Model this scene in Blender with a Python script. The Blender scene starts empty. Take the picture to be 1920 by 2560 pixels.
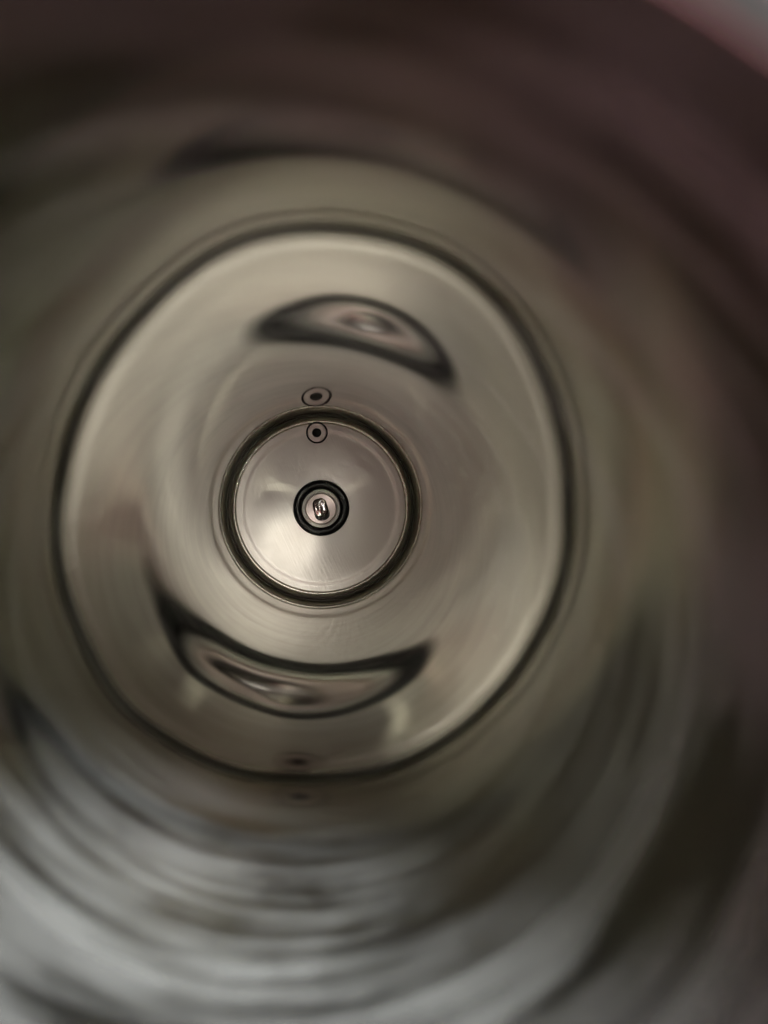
import bpy, bmesh, math
from mathutils import Vector, Matrix
S = bpy.context.scene
PI = math.pi
R = 0.040                      # inner radius of the canister
F = 1923.0                     # focal length in pixels of the 2560 px tall picture
P = R/232.0                    # metres on the floor plate per picture pixel
L = R*F/232.0                  # camera height over the floor plate
ZM = L-0.0274                  # height of the mouth

# ---------------------------------------------------------------- camera
cd = bpy.data.cameras.new('camera'); cam = bpy.data.objects.new('camera', cd)
S.collection.objects.link(cam); S.camera = cam
cd.sensor_fit = 'VERTICAL'; cd.sensor_height = 36.0; cd.lens = 36.0*F/2560.0
cd.clip_start = 0.002; cd.clip_end = 50.0
fw = Vector((132/F, -110/F, -1)).normalized()
rt = fw.cross(Vector((0, 1, 0))).normalized(); up = rt.cross(fw)
CX, CY = 0.0043, 0.0171
cam.matrix_world = Matrix(((rt.x, up.x, -fw.x, CX), (rt.y, up.y, -fw.y, CY), (rt.z, up.z, -fw.z, L), (0, 0, 0, 1)))
cd.dof.use_dof = True; cd.dof.focus_distance = L*1.0; cd.dof.aperture_fstop = 12.5
S.render.resolution_x = 768; S.render.resolution_y = 1024

# ---------------------------------------------------------------- light
S.view_settings.view_transform = 'Standard'; S.view_settings.look = 'None'
S.view_settings.gamma = 1; S.view_settings.exposure = 0.0
S.render.engine = 'CYCLES'
S.cycles.max_bounces = 24; S.cycles.glossy_bounces = 24; S.cycles.diffuse_bounces = 6
S.cycles.sample_clamp_indirect = 6.0; S.cycles.blur_glossy = 0.1
w = bpy.data.worlds.new('World'); S.world = w; w.use_nodes = True
nt = w.node_tree; nt.nodes.clear()
out = nt.nodes.new('ShaderNodeOutputWorld'); bg = nt.nodes.new('ShaderNodeBackground')
tc = nt.nodes.new('ShaderNodeTexCoord'); sx = nt.nodes.new('ShaderNodeSeparateXYZ')
mr = nt.nodes.new('ShaderNodeMapRange'); cr = nt.nodes.new('ShaderNodeValToRGB')
nt.links.new(tc.outputs['Generated'], sx.inputs[0]); nt.links.new(sx.outputs['X'], mr.inputs[0])
mr.inputs[1].default_value = -1; mr.inputs[2].default_value = 1
nt.links.new(mr.outputs[0], cr.inputs[0])
cr.color_ramp.elements[0].color = (0.60, 0.30, 0.38, 1); cr.color_ramp.elements[1].color = (0.45, 0.19, 0.10, 1)
nt.links.new(cr.outputs[0], bg.inputs[0]); bg.inputs[1].default_value = 0.16
nt.links.new(bg.outputs[0], out.inputs[0])

def area(name, loc, target, sx_, sy_, power, col):
    ld = bpy.data.lights.new(name, 'AREA'); ld.shape = 'RECTANGLE'; ld.size = sx_; ld.size_y = sy_
    ld.energy = power; ld.color = col
    o = bpy.data.objects.new(name, ld); S.collection.objects.link(o); o.location = loc
    d = Vector(target)-Vector(loc); o.rotation_euler = d.to_track_quat('-Z', 'Y').to_euler()
    return o
mouth = (0, 0, ZM)
area('ceiling_light', (0.13, 0.13, ZM+1.30), mouth, 0.24, 0.18, 0.95, (1.0, 0.97, 0.91))
area('glint_light_right', (0.30, -0.16, ZM+1.10), mouth, 0.06, 0.06, 4.5, (1.0, 0.97, 0.86))  # small added source, no real lamp; throws glints into the tube
area('glint_light_left', (-0.34, -0.22, ZM+1.10), mouth, 0.05, 0.05, 4.0, (1.0, 0.97, 0.86))  # second added source, for a streak on the plate and bright edges
area('mauve_fill', (-0.45, -0.75, ZM+1.30), mouth, 1.0, 0.6, 7, (1.0, 0.42, 0.50))  # added reddish fill that tints the upper wall mauve
area('window_light', (0.36, 0.87, ZM+1.05), mouth, 0.4, 0.22, 115, (0.87, 0.94, 1.0))

# ---------------------------------------------------------------- materials
def mat(name, col, rough, metal=0.0, **k):
    m = bpy.data.materials.new(name); m.use_nodes = True
    b = m.node_tree.nodes['Principled BSDF']
    b.inputs['Base Color'].default_value = (*col, 1); b.inputs['Roughness'].default_value = rough
    b.inputs['Metallic'].default_value = metal
    for a, v in k.items(): b.inputs[a.replace('_', ' ')].default_value = v
    return m, m.node_tree, b
def node(t, kind, **k):
    n = t.nodes.new(kind)
    for a, v in k.items(): setattr(n, a, v)
    return n

# polished, circumferentially worked steel wall
wall_m, t, b1 = mat('wall_steel', (0.455, 0.455, 0.40), 0.045, 1.0)
b2 = node(t, 'ShaderNodeBsdfPrincipled')
b2.inputs['Base Color'].default_value = (0.56, 0.53, 0.49, 1); b2.inputs['Metallic'].default_value = 1
b2.inputs['Roughness'].default_value = 0.68; b2.inputs['Anisotropic'].default_value = 0.5; b2.inputs['Anisotropic Rotation'].default_value = 0.25
tn = node(t, 'ShaderNodeTangent', direction_type='RADIAL', axis='Z'); t.links.new(tn.outputs[0], b2.inputs['Tangent'])
co = node(t, 'ShaderNodeTexCoord')
mp = node(t, 'ShaderNodeMapping'); mp.inputs['Scale'].default_value = (24, 24, 210); t.links.new(co.outputs['Object'], mp.inputs[0])
n1 = node(t, 'ShaderNodeTexNoise'); n1.inputs['Scale'].default_value = 1; n1.inputs['Detail'].default_value = 5; t.links.new(mp.outputs[0], n1.inputs[0])
mp2 = node(t, 'ShaderNodeMapping'); mp2.inputs['Scale'].default_value = (26, 26, 9); t.links.new(co.outputs['Object'], mp2.inputs[0])
n2 = node(t, 'ShaderNodeTexNoise'); n2.inputs['Scale'].default_value = 1; n2.inputs['Detail'].default_value = 1; t.links.new(mp2.outputs[0], n2.inputs[0])
bp = node(t, 'ShaderNodeBump'); bp.inputs['Strength'].default_value = 0.5; bp.inputs['Distance'].default_value = 0.0003
t.links.new(n1.outputs[0], bp.inputs['Height'])
bp2 = node(t, 'ShaderNodeBump'); bp2.inputs['Strength'].default_value = 1.0; bp2.inputs['Distance'].default_value = 0.0005
t.links.new(n2.outputs[0], bp2.inputs['Height'])
bp3 = node(t, 'ShaderNodeBump'); bp3.inputs['Strength'].default_value = 1.0; bp3.inputs['Distance'].default_value = 0.0009
t.links.new(n1.outputs[0], bp3.inputs['Height'])
t.links.new(bp2.outputs[0], b1.inputs['Normal']); t.links.new(bp3.outputs[0], b2.inputs['Normal'])
ms = node(t, 'ShaderNodeMixShader')
fr = node(t, 'ShaderNodeMapRange'); fr.inputs[1].default_value = 0.42; fr.inputs[2].default_value = 0.60
fr.inputs[3].default_value = 0.015; fr.inputs[4].default_value = 0.22
n3 = node(t, 'ShaderNodeTexNoise'); n3.inputs['Scale'].default_value = 45; n3.inputs['Detail'].default_value = 3; t.links.new(co.outputs['Object'], n3.inputs[0])
# the stretch nearest the mouth is scuffed by use, the depth of the tube is still polished
sz = node(t, 'ShaderNodeVectorMath', operation='DOT_PRODUCT'); sz.inputs[1].default_value = (0, -0.8, 1); t.links.new(co.outputs['Object'], sz.inputs[0])
up_ = node(t, 'ShaderNodeMapRange', interpolation_type='SMOOTHSTEP'); up_.inputs[1].default_value = 0.234; up_.inputs[2].default_value = 0.268
up_.inputs[3].default_value = 0.045; up_.inputs[4].default_value = 0.16
t.links.new(sz.outputs['Value'], up_.inputs[0]); t.links.new(up_.outputs[0], b1.inputs['Roughness'])
bo = node(t, 'ShaderNodeMapRange', interpolation_type='SMOOTHSTEP'); bo.inputs[1].default_value = 0.236; bo.inputs[2].default_value = 0.29
bo.inputs[3].default_value = 0.6; bo.inputs[4].default_value = 1.5
t.links.new(sz.outputs['Value'], bo.inputs[0])
# brown-mauve reflection of the surroundings, painted into the wall colour round the mouth
refl_tint = node(t, 'ShaderNodeMapRange', interpolation_type='SMOOTHSTEP'); refl_tint.inputs[1].default_value = 0.298; refl_tint.inputs[2].default_value = 0.330
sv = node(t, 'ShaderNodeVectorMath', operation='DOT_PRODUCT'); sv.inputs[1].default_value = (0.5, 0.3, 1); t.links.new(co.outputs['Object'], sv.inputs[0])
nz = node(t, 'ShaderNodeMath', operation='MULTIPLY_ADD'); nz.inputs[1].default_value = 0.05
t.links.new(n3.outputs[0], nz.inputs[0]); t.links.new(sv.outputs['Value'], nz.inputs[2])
t.links.new(nz.outputs[0], refl_tint.inputs[0])
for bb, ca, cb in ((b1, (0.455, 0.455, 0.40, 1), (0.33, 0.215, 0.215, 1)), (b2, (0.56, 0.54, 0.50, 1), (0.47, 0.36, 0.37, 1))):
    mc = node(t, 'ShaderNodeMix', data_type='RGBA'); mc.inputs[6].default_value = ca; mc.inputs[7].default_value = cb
    t.links.new(refl_tint.outputs[0], mc.inputs[0]); t.links.new(mc.outputs[2], bb.inputs['Base Color'])
mu = node(t, 'ShaderNodeMath', operation='MULTIPLY'); t.links.new(bo.outputs[0], mu.inputs[1])
av = node(t, 'ShaderNodeMix'); av.inputs[0].default_value = 0.4; t.links.new(n1.outputs[0], av.inputs[2]); t.links.new(n3.outputs[0], av.inputs[3])
t.links.new(av.outputs[0], fr.inputs[0]); t.links.new(fr.outputs[0], mu.inputs[0]); t.links.new(mu.outputs[0], ms.inputs[0])
t.links.new(b1.outputs[0], ms.inputs[1]); t.links.new(b2.outputs[0], ms.inputs[2])
t.links.new(ms.outputs[0], t.nodes['Material Output'].inputs[0])

# floor plate: satin steel with diagonal grain
floor_m, t, b = mat('floor_steel', (0.67, 0.635, 0.575), 0.27, 1.0, Anisotropic=0.7, Anisotropic_Rotation=0.25)
tn = node(t, 'ShaderNodeTangent', direction_type='RADIAL', axis='Z'); t.links.new(tn.outputs[0], b.inputs['Tangent'])
co = node(t, 'ShaderNodeTexCoord')
mp = node(t, 'ShaderNodeMapping'); mp.inputs['Scale'].default_value = (1100, 110, 300)
mp0 = node(t, 'ShaderNodeMapping'); mp0.inputs['Rotation'].default_value = (0, 0, math.radians(-24))
t.links.new(co.outputs['Object'], mp0.inputs[0]); t.links.new(mp0.outputs[0], mp.inputs[0])
n1 = node(t, 'ShaderNodeTexNoise'); n1.inputs['Scale'].default_value = 1; n1.inputs['Detail'].default_value = 4; t.links.new(mp.outputs[0], n1.inputs[0])
bp = node(t, 'ShaderNodeBump'); bp.inputs['Strength'].default_value = 0.5; bp.inputs['Distance'].default_value = 0.00011
t.links.new(n1.outputs[0], bp.inputs['Height']); t.links.new(bp.outputs[0], b.inputs['Normal'])
n2 = node(t, 'ShaderNodeTexNoise'); n2.inputs['Scale'].default_value = 70; n2.inputs['Detail'].default_value = 6; t.links.new(co.outputs['Object'], n2.inputs[0])
fr = node(t, 'ShaderNodeMapRange'); fr.inputs[1].default_value = 0.3; fr.inputs[2].default_value = 0.7
fr.inputs[3].default_value = 0.29; fr.inputs[4].default_value = 0.37
t.links.new(n2.outputs[0], fr.inputs[0]); t.links.new(fr.outputs[0], b.inputs['Roughness'])

# turned metal: fine concentric tool marks
def turned(name, col, rough, an):
    m, t, b = mat(name, col, rough, 1.0, Anisotropic=an, Anisotropic_Rotation=0.25)
    tn = node(t, 'ShaderNodeTangent', direction_type='RADIAL', axis='Z'); t.links.new(tn.outputs[0], b.inputs['Tangent'])
    co = node(t, 'ShaderNodeTexCoord')
    wv = node(t, 'ShaderNodeTexWave', wave_type='RINGS', rings_direction='Z'); wv.inputs['Scale'].default_value = 900
    wv.inputs['Distortion'].default_value = 1.0
    t.links.new(co.outputs['Object'], wv.inputs[0])
    bp = node(t, 'ShaderNodeBump'); bp.inputs['Strength'].default_value = 0.35; bp.inputs['Distance'].default_value = 0.00003
    t.links.new(wv.outputs[1], bp.inputs['Height']); t.links.new(bp.outputs[0], b.inputs['Normal'])
    return m
turned_m = turned('turned_steel', (0.74, 0.63, 0.59), 0.3, 0.75)
bush_m = turned('turned_aluminium', (0.88, 0.76, 0.73), 0.42, 0.5)
bead_m, _, _ = mat('polished_bead', (0.88, 0.85, 0.76), 0.2, 1.0)
rim_m, _, _ = mat('rim_steel', (0.76, 0.77, 0.78), 0.42, 1.0)
channel_m, _, _ = mat('channel_steel', (0.72, 0.69, 0.60), 0.32, 1.0)
polish_m, _, _ = mat('polished_metal', (0.78, 0.74, 0.74), 0.06, 1.0)
rubber_m, t, b = mat('black_rubber', (0.006, 0.006, 0.007), 0.28, Specular_IOR_Level=0.3)
co = node(t, 'ShaderNodeTexCoord'); n = node(t, 'ShaderNodeTexNoise'); n.inputs['Scale'].default_value = 500
t.links.new(co.outputs['Object'], n.inputs[0])
fr = node(t, 'ShaderNodeMapRange'); fr.inputs[3].default_value = 0.2; fr.inputs[4].default_value = 0.42
t.links.new(n.outputs[0], fr.inputs[0]); t.links.new(fr.outputs[0], b.inputs['Roughness'])
seal_m, _, _ = mat('seal_rubber', (0.10, 0.09, 0.07), 0.6)
dark_m, _, _ = mat('dark_bore', (0.01, 0.008, 0.007), 0.6)
plastic_m, _, _ = mat('white_plastic', (0.90, 0.92, 0.87), 0.3, 0.0, Subsurface_Weight=0.0)
table_m, t, b = mat('table_wood', (0.55, 0.36, 0.24), 0.45)
co = node(t, 'ShaderNodeTexCoord'); mp = node(t, 'ShaderNodeMapping'); mp.inputs['Scale'].default_value = (3, 40, 3)
n = node(t, 'ShaderNodeTexNoise'); n.inputs['Scale'].default_value = 1.5; n.inputs['Detail'].default_value = 6
cr = node(t, 'ShaderNodeValToRGB'); cr.color_ramp.elements[0].color = (0.42, 0.26, 0.16, 1); cr.color_ramp.elements[1].color = (0.62, 0.43, 0.30, 1)
t.links.new(co.outputs['Object'], mp.inputs[0]); t.links.new(mp.outputs[0], n.inputs[0]); t.links.new(n.outputs[0], cr.inputs[0]); t.links.new(cr.outputs[0], b.inputs['Base Color'])

# ---------------------------------------------------------------- mesh helpers
def finish(name, bm, m, parent=None, loc=(0, 0, 0), angle=35):
    bmesh.ops.recalc_face_normals(bm, faces=bm.faces)
    me = bpy.data.meshes.new(name); bm.to_mesh(me); bm.free()
    me.materials.append(m)
    for p in me.polygons: p.use_smooth = True
    me.set_sharp_from_angle(angle=math.radians(angle))
    o = bpy.data.objects.new(name, me); S.collection.objects.link(o)
    o.location = loc; o.parent = parent
    return o
def lathe(prof, n=128, closed=True, warp=None):
    """prof: list of (r, z); closed joins last to first; r = 0 gives a pole."""
    bm = bmesh.new(); rows = []
    for r, z in prof:
        if r < 1e-9: rows.append([bm.verts.new((0, 0, z))]); continue
        row = []
        for i in range(n):
            a = 2*PI*i/n; q = r*(1+(warp(a, z) if warp else 0))
            row.append(bm.verts.new((q*math.cos(a), q*math.sin(a), z)))
        rows.append(row)
    k = len(rows); last = k if closed else k-1
    for j in range(last):
        A, B = rows[j], rows[(j+1) % k]
        if len(A) == 1 and len(B) == 1: continue
        for i in range(n):
            i2 = (i+1) % n
            if len(A) == 1: bm.faces.new((A[0], B[i], B[i2]))
            elif len(B) == 1: bm.faces.new((A[i], B[0], A[i2]))
            else: bm.faces.new((A[i], B[i], B[i2], A[i2]))
    return bm
def arc(cx, cz, r, a0, a1, n):
    return [(cx+r*math.cos(math.radians(a0+(a1-a0)*i/n)), cz+r*math.sin(math.radians(a0+(a1-a0)*i/n))) for i in range(n+1)]

# ---------------------------------------------------------------- the surface under it
bm = bmesh.new(); bmesh.ops.create_cube(bm, size=1)
bmesh.ops.scale(bm, vec=(1.6, 1.0, 0.03), verts=bm.verts)
tb = finish('table_top', bm, table_m, loc=(0.1, 0.1, -0.0285)); tb['kind'] = 'structure'

# ---------------------------------------------------------------- the canister
root = bpy.data.objects.new('steel_canister', None); S.collection.objects.link(root); root.empty_display_size = 0.05
root['label'] = 'deep polished stainless steel canister seen from its mouth down to the round base plate'
root['category'] = 'canister'

def warp(a, z):            # the tube is not perfectly round
    h = max(0.0, min(1.0, z/0.12)); h = h*h*(3-2*h)
    return h*(0.0028*math.cos(2*a+0.7)+0.0016*math.cos(3*a+1.9+4*z)+0.0007*math.cos(5*a+0.4-9*z)+0.0004*math.cos(9*a+20*z))
prof = [(R, -0.0045)]+[(R, -0.003+i*0.002) for i in range(0, 2)]
z = 0.003
while z < ZM-0.004: prof.append((R, z)); z += 0.004
lip = arc(R+0.0011, ZM-0.0011, 0.0011, 180, 20, 8)
prof += [(R, ZM-0.003)]
outer = [(R+0.0022, ZM-0.003), (R+0.0022, ZM-0.05), (R+0.0045, ZM-0.09), (R+0.0045, 0.0), (R+0.0042, -0.012), (R+0.0030, -0.0132), (R-0.004, -0.0132), (R-0.004, -0.0045)]
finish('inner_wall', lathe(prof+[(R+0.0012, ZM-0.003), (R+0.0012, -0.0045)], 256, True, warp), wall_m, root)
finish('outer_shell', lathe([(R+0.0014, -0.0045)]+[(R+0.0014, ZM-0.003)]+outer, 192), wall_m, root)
finish('rim', lathe([(R, ZM-0.003)]+lip+[(R+0.0022, ZM-0.003)], 256, True), rim_m, root)

# base plate: flat middle, shallow raised band, rolled bead, drop into the groove
pp = [(0, 0)]
for r in (20, 60, 100, 140, 165, 180): pp.append((r*P, 0.0))
for i in range(1, 9):
    u = i/8; pp.append(((184+14*u)*P, 0.00038*(u*u*(3-2*u))))
pp += [(205*P, 0.00042), (209.5*P, 0.00044), (210.6*P, 0.00016)]
pp += [(210.8*P, -0.0060), (0, -0.0060)]
bead = finish('plate_bead', lathe([(211*P, -0.0058), (211*P, 0.00015)]+arc(214.8*P, 0.00035, 3.8*P, 180, 0, 16)+[(218.8*P, -0.0006), (218.8*P, -0.0058)], 256), bead_m, root)
plate = finish('base_plate', lathe(pp, 256, False), floor_m, root)
HX, HY = -10*P, 187*P
bm = bmesh.new()
bmesh.ops.create_cone(bm, cap_ends=True, segments=96, radius1=27*P, radius2=27*P, depth=0.02, matrix=Matrix.Translation((HX, HY, -0.0)))
cut = finish('cut', bm, dark_m)
for o in (plate, bead):
    md = o.modifiers.new('bore', 'BOOLEAN'); md.operation = 'DIFFERENCE'; md.object = cut; md.solver = 'EXACT'
    bpy.context.view_layer.update()
    me = bpy.data.meshes.new_from_object(o.evaluated_get(bpy.context.evaluated_depsgraph_get()))
    o.modifiers.clear(); o.data = me
    for p in me.polygons: p.use_smooth = True
    me.set_sharp_from_angle(angle=math.radians(30))
bpy.data.objects.remove(cut)

# seal lying in the groove
finish('groove_seal', lathe(arc(228.9*P, -0.0026, 3.0*P, 0, 350, 24), 192), seal_m, root)
finish('groove_channel', lathe([(219*P, -0.0003), (221*P, -0.0004), (224*P, -0.0008), (226*P, -0.0017), (226*P, -0.0058), (219*P, -0.0058)], 192), channel_m, root)
finish('groove_bed', lathe([(219*P, -0.0066), (R-0.0001, -0.0066), (R-0.0001, -0.0060), (219*P, -0.0060)], 128), seal_m, root)

# small fitting near the edge
fit = finish('edge_fitting', lathe([(11*P, -0.004)]+[(11*P, 0.0002), (11.8*P, 0.00038), (22.2*P, 0.00038), (23*P, 0.0002), (23*P, -0.004)], 96), bush_m, root, (HX, HY, 0.0002))
finish('fitting_seal', lathe([(23*P, -0.004), (23*P, -0.0004), (25*P, -0.0001), (27*P, -0.0004), (27*P, -0.004)], 96), rubber_m, fit)
finish('fitting_bore', lathe([(0, -0.0055), (11*P, -0.0055), (11*P, -0.0006), (10.6*P, -0.0006), (10.6*P, -0.005), (0, -0.005)], 64, False), dark_m, fit)

# hub in the middle
finish('rubber_ring', lathe([(46*P, 0.0001)]+arc(58.5*P, 0.0016, 0.00195, 215, -35, 28)+[(69*P, 0.0001)], 160), rubber_m, root)
finish('plastic_collar', lathe([(37.2*P, 0.0005), (47.5*P, 0.0005), (47.2*P, 0.0052), (46*P, 0.0058), (40.5*P, 0.0058), (38.2*P, 0.0054), (38.0*P, 0.0012), (37.2*P, 0.0012)], 128), plastic_m, root)
sp = finish('spindle', lathe([(0, 0.001), (36.4*P, 0.001), (36.6*P, 0.0066), (35.6*P, 0.0072), (0, 0.0072)], 128, False), turned_m, root)
def blob(name, m, sx_, sy_, sz_, loc, rot, pw=2.6, parent=None, ridge=0.0):
    bm = bmesh.new(); bmesh.ops.create_uvsphere(bm, u_segments=64, v_segments=48, radius=1)
    for v in bm.verts:
        x, y, z = v.co
        q = math.hypot(x, y)
        if q > 1e-6:
            f = q/((abs(x)**pw+abs(y)**pw)**(1/pw)); x, y = x*f, y*f
        h = z*sz_*(1+ridge*math.cos(7.5*x+0.8)*(1-q*q))
        v.co = (x*sx_, y*sy_, h)
    bmesh.ops.rotate(bm, verts=bm.verts, matrix=Matrix.Rotation(rot, 3, 'Z'))
    return finish(name, bm, m, parent, loc, 180)
blob('slot', dark_m, 18.5*P, 17*P, 0.0004, (2.5*P, -12*P, 0.0072), math.radians(10), 2.3, sp)
blob('spindle_tip', polish_m, 18*P, 23*P, 0.0010, (-1.5*P, 3*P, 0.0076), math.radians(14), 2.8, sp, 0.16)
